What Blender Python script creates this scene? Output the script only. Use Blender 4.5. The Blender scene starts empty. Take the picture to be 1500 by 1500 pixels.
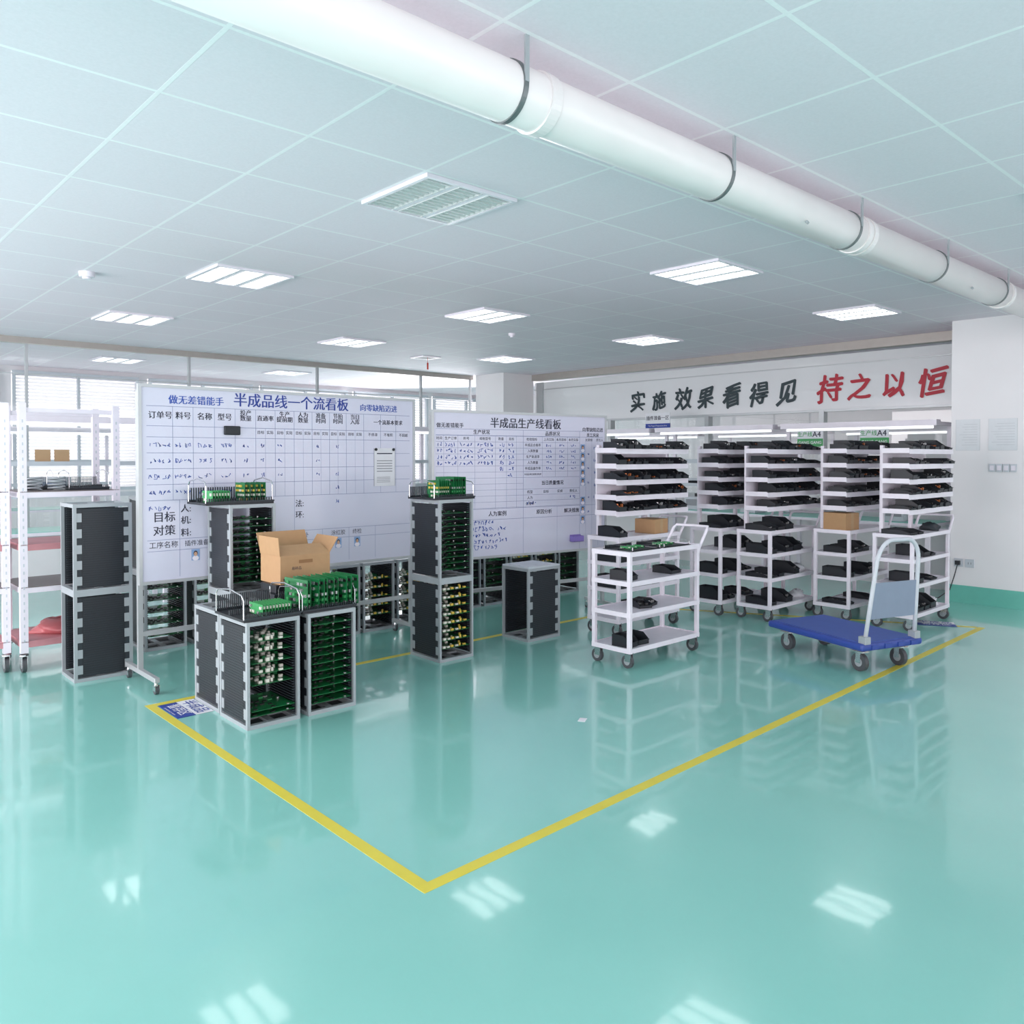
import bpy, math, random
from mathutils import Vector, Matrix
random.seed(7)
R=random.Random(3)
C=bpy.context.scene.collection
sc=bpy.context.scene
sc.view_settings.view_transform='Standard'
sc.view_settings.look='None'
sc.view_settings.exposure=0.0

# ------------------------------------------------------------------ materials
def srgb(c):
    return tuple(((v/255)/12.92 if v/255<=.04045 else (((v/255)+.055)/1.055)**2.4) for v in c)+(1,)
MATS={}
def mat(name,col,rough=.5,metal=0,emit=0,var=.04,scale=12,coat=0,spec=.5):
    if name in MATS: return MATS[name]
    m=bpy.data.materials.new(name); m.use_nodes=True
    nt=m.node_tree; b=nt.nodes['Principled BSDF']
    c=srgb(col)
    tc=nt.nodes.new('ShaderNodeTexCoord'); nz=nt.nodes.new('ShaderNodeTexNoise'); nz.inputs['Scale'].default_value=scale
    nt.links.new(tc.outputs['Object'],nz.inputs['Vector'])
    mx=nt.nodes.new('ShaderNodeMix'); mx.data_type='RGBA'
    mx.inputs[6].default_value=tuple(max(0,v*(1-var*2)) for v in c[:3])+(1,)
    mx.inputs[7].default_value=tuple(min(1,v*(1+var)) for v in c[:3])+(1,)
    nt.links.new(nz.outputs['Fac'],mx.inputs[0]); nt.links.new(mx.outputs[2],b.inputs['Base Color'])
    b.inputs['Roughness'].default_value=rough; b.inputs['Metallic'].default_value=metal
    b.inputs['Specular IOR Level'].default_value=spec
    if coat: b.inputs['Coat Weight'].default_value=coat; b.inputs['Coat Roughness'].default_value=.03
    if emit:
        b.inputs['Emission Color'].default_value=c; b.inputs['Emission Strength'].default_value=emit
    MATS[name]=m; return m
WHITE=mat('white_paint',(236,230,239),.35)
WALLW=mat('white_wall',(238,235,237),.6,scale=3,var=.02)
ALU=mat('aluminium',(190,194,196),.35,.4)
STEEL=mat('steel_beam',(180,174,168),.35,.3)
GREY=mat('grey_casting',(170,176,180),.45,.3)
BLACK=mat('black_plastic',(30,34,40),.45)
BLACK2=mat('black_comb',(42,48,54),.5)
PCB=mat('circuit_green',(24,116,64),.35,scale=40,var=.2)
PCBL=mat('circuit_green_light',(64,160,94),.4,scale=60,var=.2)
COMPW=mat('component_white',(226,224,212),.4)
COMPY=mat('component_yellow',(222,190,84),.4)
COMPK=mat('component_black',(28,28,30),.4)
COMPS=mat('component_silver',(190,190,190),.25,.6)
COPPER=mat('component_copper',(180,104,56),.3,.5)
YEL=mat('yellow_tape',(216,202,70),.4)
BLUE=mat('blue_plastic',(46,70,150),.4)
BLUEL=mat('blue_grey_plate',(134,146,166),.4)
INK=mat('dark_ink',(34,38,60),.5)
INKB=mat('blue_ink',(44,84,176),.5)
NAVY=mat('navy_print',(36,62,150),.45)
LINEB=mat('pale_blue_rule',(140,150,184),.5)
BOARD=mat('whiteboard_enamel',(212,213,230),.22,var=.01,scale=2,coat=.2)
RED=mat('red_letter',(180,32,52),.5)
TEALK=mat('dark_teal_letter',(38,56,62),.5)
CARD=mat('cardboard',(184,146,106),.7,scale=30)
CARDI=mat('cardboard_inner',(150,112,76),.8)
PAPER=mat('paper',(226,227,232),.6)
NOTICE=mat('notice_paper',(224,226,230),.6)
PAPERL=mat('paper_print',(150,152,158),.6)
PAPERM=mat('faint_paper_print',(196,199,203),.6)
BROWNP=mat('brown_paper',(184,154,118),.7)
PINK=mat('pink_mat',(204,142,148),.5,scale=8,var=.12)
DARKTOP=mat('dark_bench_mat',(118,108,108),.4)
TEALB=mat('teal_baseboard',(110,192,176),.3)
GREENS=mat('green_sign',(60,156,88),.4)
RUBBER=mat('caster_rubber',(76,78,82),.5)
CHROME=mat('chrome',(215,215,218),.18,.9)
SKIN=mat('portrait_skin',(210,166,136),.6)
PORT=mat('portrait_backdrop',(140,170,212),.5)
PALE=mat('pale_grey_box',(200,205,212),.4)
LAV=mat('lavender_bin',(146,126,206),.4)
DUCTM=mat('duct_white',(236,230,230),.3,coat=.2,scale=4)
LOUV=mat('louver_mirror',(222,226,226),.25,.4)
LIT=mat('lit_tube',(250,252,255),.4,emit=6)
LITB=mat('bench_tube',(250,252,255),.4,emit=1.2)
REDT=mat('red_tag',(210,60,40),.5)

def floor_mat():
    m=bpy.data.materials.new('epoxy_floor'); m.use_nodes=True; nt=m.node_tree; b=nt.nodes['Principled BSDF']
    tc=nt.nodes.new('ShaderNodeTexCoord'); n=nt.nodes.new('ShaderNodeTexNoise'); n.inputs['Scale'].default_value=.7; n.inputs['Detail'].default_value=6
    nt.links.new(tc.outputs['Object'],n.inputs['Vector'])
    r=nt.nodes.new('ShaderNodeValToRGB'); r.color_ramp.elements[0].position=.35; r.color_ramp.elements[1].position=.7
    r.color_ramp.elements[0].color=srgb((132,198,187)); r.color_ramp.elements[1].color=srgb((142,206,195))
    nt.links.new(n.outputs['Fac'],r.inputs[0]); nt.links.new(r.outputs[0],b.inputs['Base Color'])
    b.inputs['Roughness'].default_value=.22; b.inputs['Coat Weight'].default_value=.65; b.inputs['Coat Roughness'].default_value=.05
    n2=nt.nodes.new('ShaderNodeTexNoise'); n2.inputs['Scale'].default_value=2.5; nt.links.new(tc.outputs['Object'],n2.inputs['Vector'])
    bp=nt.nodes.new('ShaderNodeBump'); bp.inputs['Strength'].default_value=.06; bp.inputs['Distance'].default_value=.02
    nt.links.new(n2.outputs['Fac'],bp.inputs['Height']); nt.links.new(bp.outputs[0],b.inputs['Coat Normal'])
    return m
def ceil_mat():
    m=bpy.data.materials.new('ceiling_tiles'); m.use_nodes=True; nt=m.node_tree; b=nt.nodes['Principled BSDF']
    tc=nt.nodes.new('ShaderNodeTexCoord'); mp=nt.nodes.new('ShaderNodeMapping')
    mp.inputs['Location'].default_value=(-2.25,-3.04,0)
    nt.links.new(tc.outputs['Object'],mp.inputs['Vector'])
    br=nt.nodes.new('ShaderNodeTexBrick'); br.offset=0; br.squash=1
    br.inputs['Scale'].default_value=1; br.inputs['Brick Width'].default_value=.6; br.inputs['Row Height'].default_value=.6
    br.inputs['Mortar Size'].default_value=.009; br.inputs['Mortar Smooth'].default_value=.1
    br.inputs['Color1'].default_value=srgb((244,232,241)); br.inputs['Color2'].default_value=srgb((240,229,238)); br.inputs['Mortar'].default_value=srgb((255,250,254))
    nt.links.new(mp.outputs[0],br.inputs['Vector'])
    n=nt.nodes.new('ShaderNodeTexNoise'); n.inputs['Scale'].default_value=90; nt.links.new(tc.outputs['Object'],n.inputs['Vector'])
    mx=nt.nodes.new('ShaderNodeMix'); mx.data_type='RGBA'; mx.blend_type='MULTIPLY'; mx.inputs[0].default_value=.1
    nt.links.new(br.outputs['Color'],mx.inputs[6]); nt.links.new(n.outputs['Fac'],mx.inputs[7]); nt.links.new(mx.outputs[2],b.inputs['Base Color'])
    b.inputs['Roughness'].default_value=.7
    bp=nt.nodes.new('ShaderNodeBump'); bp.inputs['Strength'].default_value=.4; bp.inputs['Distance'].default_value=.01
    nt.links.new(br.outputs['Fac'],bp.inputs['Height']); nt.links.new(bp.outputs[0],b.inputs['Normal'])
    return m
def glass_mat():
    m=bpy.data.materials.new('partition_glass'); m.use_nodes=True; nt=m.node_tree
    for n in list(nt.nodes): nt.nodes.remove(n)
    o=nt.nodes.new('ShaderNodeOutputMaterial'); t=nt.nodes.new('ShaderNodeBsdfTransparent'); g=nt.nodes.new('ShaderNodeBsdfGlossy')
    g.inputs['Roughness'].default_value=.01; t.inputs[0].default_value=(.97,.99,.985,1)
    f=nt.nodes.new('ShaderNodeLayerWeight'); f.inputs[0].default_value=.5
    p=nt.nodes.new('ShaderNodeMath'); p.operation='POWER'; p.inputs[1].default_value=4; nt.links.new(f.outputs['Facing'],p.inputs[0])
    q=nt.nodes.new('ShaderNodeMath'); q.operation='MULTIPLY_ADD'; q.inputs[1].default_value=.7; q.inputs[2].default_value=.08; nt.links.new(p.outputs[0],q.inputs[0])
    mx=nt.nodes.new('ShaderNodeMixShader'); nt.links.new(q.outputs[0],mx.inputs[0]); nt.links.new(t.outputs[0],mx.inputs[1]); nt.links.new(g.outputs[0],mx.inputs[2]); nt.links.new(mx.outputs[0],o.inputs[0])
    return m
def blind_mat():
    m=bpy.data.materials.new('blind_slat'); m.use_nodes=True; nt=m.node_tree
    b=nt.nodes['Principled BSDF']; b.inputs['Base Color'].default_value=(.88,.88,.89,1); b.inputs['Roughness'].default_value=.5
    t=nt.nodes.new('ShaderNodeBsdfTranslucent'); t.inputs[0].default_value=(.8,.82,.82,1)
    mx=nt.nodes.new('ShaderNodeMixShader'); mx.inputs[0].default_value=.4
    nt.links.new(b.outputs[0],mx.inputs[1]); nt.links.new(t.outputs[0],mx.inputs[2]); nt.links.new(mx.outputs[0],nt.nodes['Material Output'].inputs[0])
    return m
FLOOR=floor_mat(); CEIL=ceil_mat(); GLASS=glass_mat(); BLIND=blind_mat()
BAND=mat('frosted_white_panel',(226,228,230),.1,coat=.6,var=.01,scale=2)

# ------------------------------------------------------------------ mesh builder
class MB:
    def __init__(s): s.v=[];s.f=[];s.mi=[];s.m=[]
    def idx(s,m):
        if m not in s.m: s.m.append(m)
        return s.m.index(m)
    def add(s,vs,fs,m):
        k=len(s.v); s.v+= [tuple(v) for v in vs]; i=s.idx(m)
        for f in fs: s.f.append(tuple(a+k for a in f)); s.mi.append(i)
    def box(s,x0,x1,y0,y1,z0,z1,m,M=None):
        vs=[Vector((x,y,z)) for z in (z0,z1) for y in (y0,y1) for x in (x0,x1)]
        if M: vs=[M@v for v in vs]
        s.add(vs,[(0,2,3,1),(4,5,7,6),(0,1,5,4),(2,6,7,3),(0,4,6,2),(1,3,7,5)],m)
    def cyl(s,p0,p1,r,m,n=12,r1=None,caps=True):
        p0=Vector(p0);p1=Vector(p1);d=(p1-p0).normalized(); a=d.orthogonal().normalized(); b=d.cross(a); r1=r if r1 is None else r1
        vs=[];
        for i in range(n):
            t=2*math.pi*i/n; o=a*math.cos(t)+b*math.sin(t); vs.append(p0+o*r)
        for i in range(n):
            t=2*math.pi*i/n; o=a*math.cos(t)+b*math.sin(t); vs.append(p1+o*r1)
        fs=[(i,(i+1)%n,n+(i+1)%n,n+i) for i in range(n)]
        if caps: fs+=[tuple(reversed(range(n))),tuple(range(n,2*n))]
        s.add(vs,fs,m)
    def tube(s,pts,r,m,n=8):
        pts=[Vector(p) for p in pts]; k=len(s.v); vs=[]; up=None
        for i,p in enumerate(pts):
            d=(pts[min(i+1,len(pts)-1)]-pts[max(i-1,0)]).normalized()
            if up is None: up=d.orthogonal().normalized()
            up=(up-d*up.dot(d)).normalized(); b=d.cross(up)
            for j in range(n):
                t=2*math.pi*j/n; vs.append(p+(up*math.cos(t)+b*math.sin(t))*r)
        fs=[]
        for i in range(len(pts)-1):
            for j in range(n):
                fs.append((i*n+j,i*n+(j+1)%n,(i+1)*n+(j+1)%n,(i+1)*n+j))
        fs+=[tuple(reversed(range(n))),tuple(range((len(pts)-1)*n,len(pts)*n))]
        s.add(vs,fs,m)
    def prism(s,poly,axis,a0,a1,m):
        def P(p,a):
            return {'x':(a,p[0],p[1]),'y':(p[0],a,p[1]),'z':(p[0],p[1],a)}[axis]
        n=len(poly); vs=[P(p,a0) for p in poly]+[P(p,a1) for p in poly]
        fs=[tuple(reversed(range(n))),tuple(range(n,2*n))]+[(i,(i+1)%n,n+(i+1)%n,n+i) for i in range(n)]
        s.add(vs,fs,m)
    def text(s,body,x,z,size,m,y=0,align='CENTER',M=None,shear=0,bold=0,sx=1,nib=None,warp=0):
        """lettering; nib=(dx,dz,n): broad pen nib swept over the glyphs, warp: brush wobble"""
        cu=bpy.data.curves.new('txt','FONT'); cu.body=body; cu.size=size; cu.align_x=align; cu.align_y='CENTER'; cu.shear=shear; cu.resolution_u=2; cu.space_line=.9
        o=bpy.data.objects.new('txt',cu); C.objects.link(o)
        dg=bpy.context.evaluated_depsgraph_get(); me=bpy.data.meshes.new_from_object(o.evaluated_get(dg))
        offs=[(0,0)] if not bold else [(bold*math.cos(i*math.pi/4),bold*.7*math.sin(i*math.pi/4)) for i in range(8)]+[(0,0)]
        if nib: offs=[(nib[0]*(2*i/(nib[2]-1)-1),nib[1]*(2*i/(nib[2]-1)-1)) for i in range(nib[2])]
        ph=R.uniform(0,6) if warp else 0
        def W(c):
            if not warp: return c.x*sx,c.y
            q=6.5/size
            return c.x*sx+warp*math.sin(c.y*q+ph),c.y+warp*.9*math.sin(c.x*q*.8+ph*1.7)+.14*c.x
        for k,(dx,dz) in enumerate(offs):
            P=[W(v.co) for v in me.vertices]
            if M: vs=[M@Vector((a+dx,c+dz,k*.00003)) for a,c in P]
            else: vs=[Vector((x+a+dx,y-k*.00003,z+c+dz)) for a,c in P]
            s.add(vs,[tuple(p.vertices) for p in me.polygons],m)
        bpy.data.objects.remove(o); bpy.data.curves.remove(cu); bpy.data.meshes.remove(me)
    def ribbon(s,pts,w,m,y=0):
        for (x0,z0),(x1,z1) in zip(pts,pts[1:]):
            dx,dz=x1-x0,z1-z0; L=math.hypot(dx,dz) or 1; nx,nz=-dz/L*w/2,dx/L*w/2
            s.add([(x0+nx,y,z0+nz),(x0-nx,y,z0-nz),(x1-nx,y,z1-nz),(x1+nx,y,z1+nz)],[(0,1,2,3)],m)
    def scribble(s,x,z,length,h,m,y=0,w=.0035):
        n=max(2,int(length/(h*.75)))
        for i in range(n):
            cx=x+i*length/n
            pts=[(cx+R.uniform(0,.9)*length/n, z+R.uniform(-.5,.5)*h) for _ in range(R.choice((4,5,6)))]
            s.ribbon(pts,w,m,y)
    def obj(s,name,parent=None,smooth=False,bevel=0,label=None):
        me=bpy.data.meshes.new(name); me.from_pydata(s.v,[],s.f)
        for m in s.m: me.materials.append(m)
        for p,i in zip(me.polygons,s.mi): p.material_index=i; p.use_smooth=smooth
        me.validate(); me.update()
        o=bpy.data.objects.new(name,me); C.objects.link(o)
        if parent is not None: o.parent=parent
        if bevel:
            b=o.modifiers.new('bevel','BEVEL'); b.width=bevel; b.segments=2; b.limit_method='ANGLE'
        if label: o['label']=label
        return o
def empty(name,label,cat,group=None):
    e=bpy.data.objects.new(name,None); e.empty_display_size=.1; C.objects.link(e)
    tag(e,label,cat,group); return e
def tag(o,label,cat,group=None):
    o['label']=label; o['category']=cat
    if group: o['group']=group
def put(o,loc,rz=0,s=None):
    o.location=loc; o.rotation_euler=(0,0,math.radians(rz))
    if s: o.scale=s
    return o
def dup(root,loc,rz=0,label=None,s=None,keep=True):
    n=root.copy(); C.objects.link(n)
    def rec(a,b):
        for c in a.children:
            k=c.copy(); C.objects.link(k); k.parent=b; rec(c,k)
    rec(root,n)
    n.scale=(1,1,1)
    put(n,loc,rz,s)
    if label: n['label']=label
    return n
used={}
def inst(proto,loc,rz=0,label=None,s=None):
    """first call moves the prototype itself, later calls copy it"""
    if proto.name not in used:
        used[proto.name]=1; put(proto,loc,rz,s)
        if label: proto['label']=label
        return proto
    return dup(proto,loc,rz,label,s)
def structure(o): o['kind']='structure'; return o

# ------------------------------------------------------------------ room
H=2.75
b=MB(); b.box(-4,13.5,-4,14.5,-.1,0,FLOOR); structure(b.obj('floor'))
b=MB(); b.box(-4,13.5,-4,14.5,H,H+.1,CEIL); structure(b.obj('ceiling'))
b=MB(); b.box(8.55,9.3,-4,2.94,0,H,WALLW); structure(b.obj('wall_right'))
b=MB(); b.box(8.53,8.55,-4,2.96,0,.17,TEALB); b.box(8.53,9.2,2.94,2.96,0,.17,TEALB); structure(b.obj('baseboard_right'))
b=MB(); b.box(8.54,9.2,9.52,10.2,0,H,WALLW); structure(b.obj('wall_corner_column'))
b=MB(); b.box(9.22,9.28,2.94,10.3,0,.9,WALLW); structure(b.obj('wall_partition_low'))
b=MB(); b.box(9.23,9.26,2.94,9.52,1.97,2.62,BAND); structure(b.obj('wall_partition_band'))
b=MB(); b.add([(9.245,2.94,.9),(9.245,9.52,.9),(9.245,9.52,1.97),(9.245,2.94,1.97)],[(0,1,2,3)],GLASS); structure(b.obj('window_1'))
b=MB(); b.box(9.16,9.3,2.94,9.52,2.65,H,STEEL); b.box(9.21,9.29,2.94,9.52,2.5,2.512,ALU); structure(b.obj('trim_1'))
b=MB()
for y in (9.38,7.9,6.2,4.6,3.0): b.box(9.2,9.3,y-.03 if y<9 else y-.07,y+.03 if y<9 else y+.07,.9 if y<9 else 0,1.97 if y<9 else 2.62,ALU)
b.box(9.2,9.3,2.94,9.52,.88,.93,ALU); b.box(9.21,9.29,2.94,9.52,1.955,1.985,ALU)
structure(b.obj('trim_2'))
b=MB(); b.box(-4,8.54,10.28,10.32,0,.5,WALLW); structure(b.obj('wall_partition_left_low'))
b=MB(); b.add([(-4,10.3,.5),(8.54,10.3,.5),(8.54,10.3,2.68),(-4,10.3,2.68)],[(0,1,2,3)],GLASS); structure(b.obj('window_2'))
b=MB(); b.box(-4,8.54,10.26,10.34,2.68,H,STEEL); structure(b.obj('trim_3'))
b=MB()
for x in (-1.5,.3,2.1,3.9,5.7,7.5,8.5): b.box(x-.015,x+.015,10.28,10.32,.5,2.68,ALU)
b.box(-4,8.54,10.27,10.33,.48,.53,ALU); b.box(-4,8.54,10.285,10.315,2.34,2.352,ALU)
structure(b.obj('trim_4'))
b=MB(); b.box(-4,13.5,13.6,13.75,0,.9,WALLW); b.box(-4,13.5,13.6,13.75,2.68,H,WALLW)
xs=[-3.2+1.9*i for i in range(9)]
for x in xs: b.box(x-.08,x+.08,13.6,13.75,.9,2.68,WALLW)
structure(b.obj('wall_far'))
for i,x in enumerate(xs[:-1]):
    x0=x+.08;x1=x+1.9-.08
    b=MB(); z0,z1=.9,2.68
    for (a,c,d,e) in ((x0,x0+.04,z0,z1),(x1-.04,x1,z0,z1),(x0+.04,x1-.04,z0,z0+.05),(x0+.04,x1-.04,z1-.05,z1),((x0+x1)/2-.02,(x0+x1)/2+.02,z0+.05,z1-.05)): b.box(a,c,13.5,13.56,d,e,PALE)
    structure(b.obj('window_%d'%(i+3)))
    b=MB(); z=.95
    while z<2.6:
        b.add([(x0+.03,13.57,z),(x1-.03,13.57,z),(x1-.03,13.585,z+.04),(x0+.03,13.585,z+.04)],[(0,1,2,3)],BLIND); z+=.05
    b.box(x0+.02,x1-.02,13.565,13.6,2.61,2.66,WHITE)
    o=b.obj('window_blind'); tag(o,'white horizontal slat blind hanging in a window','window blind','blinds in the outer windows')
b=MB(); b.box(12.3,12.45,-4,13.6,0,H,WALLW); structure(b.obj('wall_beyond'))

def tape(p,q,w=.05):
    b=MB(); p=Vector(p+(0,));q=Vector(q+(0,)); d=(q-p).normalized(); nrm=Vector((-d.y,d.x,0))*w/2
    b.add([p-nrm,q-nrm,q+nrm,p+nrm,*(v+Vector((0,0,.001)) for v in (p-nrm,q-nrm,q+nrm,p+nrm))],[(4,5,6,7),(0,1,5,4),(1,2,6,5),(2,3,7,6),(3,0,4,7)],YEL); return b
k=5
for p,q in (((1.58,4.76),(1.58,2.17)),((1.555,2.145),(7.42,2.30)),((1.555,4.785),(6.05,4.82)),((6.06,4.79),(7.40,2.33))):
    structure(tape(p,q).obj('trim_%d'%k)); k+=1
def floor_label(loc,rz,txt):
    b=MB(); b.box(-.15,.15,-.1,0,.0012,.003,NAVY); b.box(-.15,.15,0,.1,.0012,.003,PAPER)
    b.text(txt[0],0,0,.088,NAVY,M=Matrix.Translation((0,.05,.0035)),bold=.0012)
    b.text(txt[1],0,0,.075,PAPER,M=Matrix.Translation((0,-.04,.0035)),bold=.0012)
    b.text('Semi-finished products',0,0,.018,PAPER,M=Matrix.Translation((0,-.088,.0035)))
    o=b.obj('floor_label'); tag(o,'blue and white printed zone label stuck on the floor','floor sign','zone labels on the floor'); put(o,loc,rz); return o
floor_label((1.71,4.6,0),-90,('半成品','暂存区'))
floor_label((7.3,2.62,0),-62,('半成品','暂存区'))
b=MB(); b.box(-.03,.03,-.02,.02,0.0005,.002,PAPER); o=b.obj('paper_scrap'); tag(o,'small white scrap of paper lying on the floor','paper'); put(o,(3.22,2.95,0),30)

# ------------------------------------------------------------------ ceiling lights
def ceiling_light(lit):
    e=empty('ceiling_light','recessed three-tube louvre light in a tiled ceiling' if lit else 'unlit square louvre light set in the tiled ceiling','ceiling light','louvre ceiling lights')
    b=MB()
    w=.285
    for (x0,x1,y0,y1) in ((-w,-w+.02,-w+.02,w-.02),(w-.02,w,-w+.02,w-.02),(-w,w,-w,-w+.02),(-w,w,w-.02,w)): b.box(x0,x1,y0,y1,-.018,-.0025,WHITE)
    for x in (-.095,.095): b.box(x-.018,x+.018,-w+.021,w-.021,-.012,-.0025,WHITE)
    b.box(-w,w,-w,w,-.002,0,WHITE); b.obj('frame',e)
    for c in (-.19,0,.19):
        b=MB(); cc=c*.98
        b.box(cc-.07,cc+.07,-.262,.262,-.006,-.003,LIT if lit else LOUV); b.obj('tube',e)
        b=MB()
        for i in range(12):
            y=-.24+i*.0436; b.box(cc-.07,cc+.07,y-.002,y+.002,-.017,-.0062,LOUV)
        for s in (-.0745,.0705): b.box(cc+s,cc+s+.004,-.262,.262,-.0172,-.0062,LOUV)
        b.obj('louver',e)
    return e
pl=ceiling_light(True); pu=ceiling_light(False)
inst(pu,(2.55,3.34,H))
for x,y in ((2.55,5.74),(2.55,8.14),(4.95,3.34),(4.95,5.74),(4.95,8.14),(7.35,3.34),(7.35,5.74),(7.35,8.14),(7.35,.94),(4.93,.98),(.15,3.34),(.15,5.74),(10.9,5.74),(10.9,8.14),(10.9,3.34),(3.5,11.8),(6,11.8)):
    inst(pl,(x,y,H))
b=MB(); b.cyl((0,0,-.035),(0,0,0),.05,WHITE,24,.055); b.cyl((0,0,-.05),(0,0,-.035),.03,WHITE,20); o=b.obj('smoke_detector',smooth=False); tag(o,'round white smoke detector on the ceiling','smoke detector'); put(o,(1.685,6.36,H))
o2=o.copy(); C.objects.link(o2); put(o2,(5.89,6.43,H),0,(.7,.7,.9)); o2['label']='small round white detector on the ceiling'
b=MB(); b.box(-.15,.15,-.15,.15,-.012,0,WHITE); b.box(-.11,.11,-.11,.11,-.014,-.012,PAPERL)
o=b.obj('ceiling_vent'); tag(o,'square white air vent in the ceiling','vent'); put(o,(6.45,8.75,H))
b=MB(); b.cyl((0,0,-.16),(0,0,-.0141),.003,REDT,6); b.box(-.012,.012,-.002,.002,-.17,-.08,REDT); o=b.obj('red_ribbon'); tag(o,'thin red ribbon hanging from the ceiling vent','ribbon'); put(o,(6.45,8.7,H))

# ------------------------------------------------------------------ duct
e=empty('air_duct','long white round ventilation duct under the ceiling','air duct')
y0,z0,r=1.95,2.605,.095
b=MB(); b.cyl((-3,y0,z0),(8.55,y0,z0),r,DUCTM,40); b.obj('pipe',e,smooth=True)
for x in (1.76,2.94,4.125,5.31,6.45,7.63):
    b=MB(); b.cyl((x-.009,y0,z0),(x+.009,y0,z0),r+.005,mat('clamp_steel',(120,126,128),.4,.5),40)
    for s in (-1,1): b.box(x-.008,x+.008,y0+s*(r+.003)-.004,y0+s*(r+.003)+.004,z0,H,GREY)
    b.obj('clamp',e)
for x in (1.9,4.24,4.30,6.6):
    b=MB(); b.cyl((x-.022,y0,z0),(x+.022,y0,z0),r+.007,DUCTM,40); b.obj('collar',e,smooth=False)
for x in (3.6,5.8): 
    b=MB(); b.cyl((x,y0-.07,z0-.072),(x,y0-.08,z0-.082),.007,GREY,12); b.obj('test_plug',e)

# ------------------------------------------------------------------ slogan on the right partition
def letter_obj(ch,Y,z,size,m,colname):
    b=MB(); b.text(ch,0,0,size,m,shear=.14,nib=(.0085,-.0065,9),warp=.011,sx=.92)
    o=b.obj('slogan_letter'); o.rotation_euler=(0,0,math.radians(-90)); o.location=(9.222,Y,z)
    tag(o,'%s brush style character of a wall slogan'%colname,'wall lettering','slogan characters'); return o
for ch,Y,s in zip('实施效果看得见',(7.39,7.01,6.60,6.24,5.84,5.455,5.06),(.30,.26,.32,.29,.31,.30,.31)): letter_obj(ch,Y,2.19,s,TEALK,'dark grey')
for ch,Y,s in zip('持之以恒',(4.52,4.16,3.78,3.38),(.34,.31,.30,.33)): letter_obj(ch,Y,2.20,s,RED,'red')

# ------------------------------------------------------------------ things on the right wall
for (Y0,Y1) in ((2.684,2.896),(2.367,2.608)):
    b=MB(); b.box(-.003,0,-(Y1-Y0)/2,(Y1-Y0)/2,0,.3,NOTICE)
    for i in range(9): b.box(-.0035,-.003,-(Y1-Y0)/2+.02,(Y1-Y0)/2-.02-R.random()*.07,.05+i*.025,.053+i*.025,PAPERM)
    for s in (-1,1): b.box(-.0034,0,s*(Y1-Y0)/2-.001,s*(Y1-Y0)/2+.001,0,.3,PAPERM)
    b.box(-.0034,0,-(Y1-Y0)/2,(Y1-Y0)/2,-.002,0,PAPERM)
    o=b.obj('posted_notice'); tag(o,'white printed notice sheet taped to the wall','paper notice','notices on the wall'); put(o,(8.55,(Y0+Y1)/2,1.485))
for i in range(4):
    b=MB(); b.box(-.012,0,-.028,.028,0,.075,PALE); b.box(-.016,-.012,-.018,.018,.015,.06,WHITE); o=b.obj('light_switch',bevel=.002); tag(o,'white rocker light switch on the wall','light switch','light switches'); put(o,(8.55,2.395+i*.06,1.28))
for i in range(2):
    b=MB(); b.box(-.012,0,-.04,.04,0,.08,PALE)
    for s in (-.012,.012): b.box(-.0135,-.012,s-.002,s+.002,.03,.05,BLACK)
    o=b.obj('power_socket',bevel=.002); tag(o,'white wall power socket','power socket','wall sockets'); put(o,(8.55,2.76+i*.1,.35))
b=MB(); b.box(-.05,-.018,-.02,.02,.0,.04,BLACK); b.tube([(-.04,0,.0),(-.05,.02,-.1),(-.06,.06,-.25),(-.1,.15,-.335),(-.3,.2,-.342)],.005,BLACK)
o=b.obj('power_plug',smooth=False); tag(o,'black plug with a cable hanging from a socket','power plug'); put(o,(8.55,2.86,.37))

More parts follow.
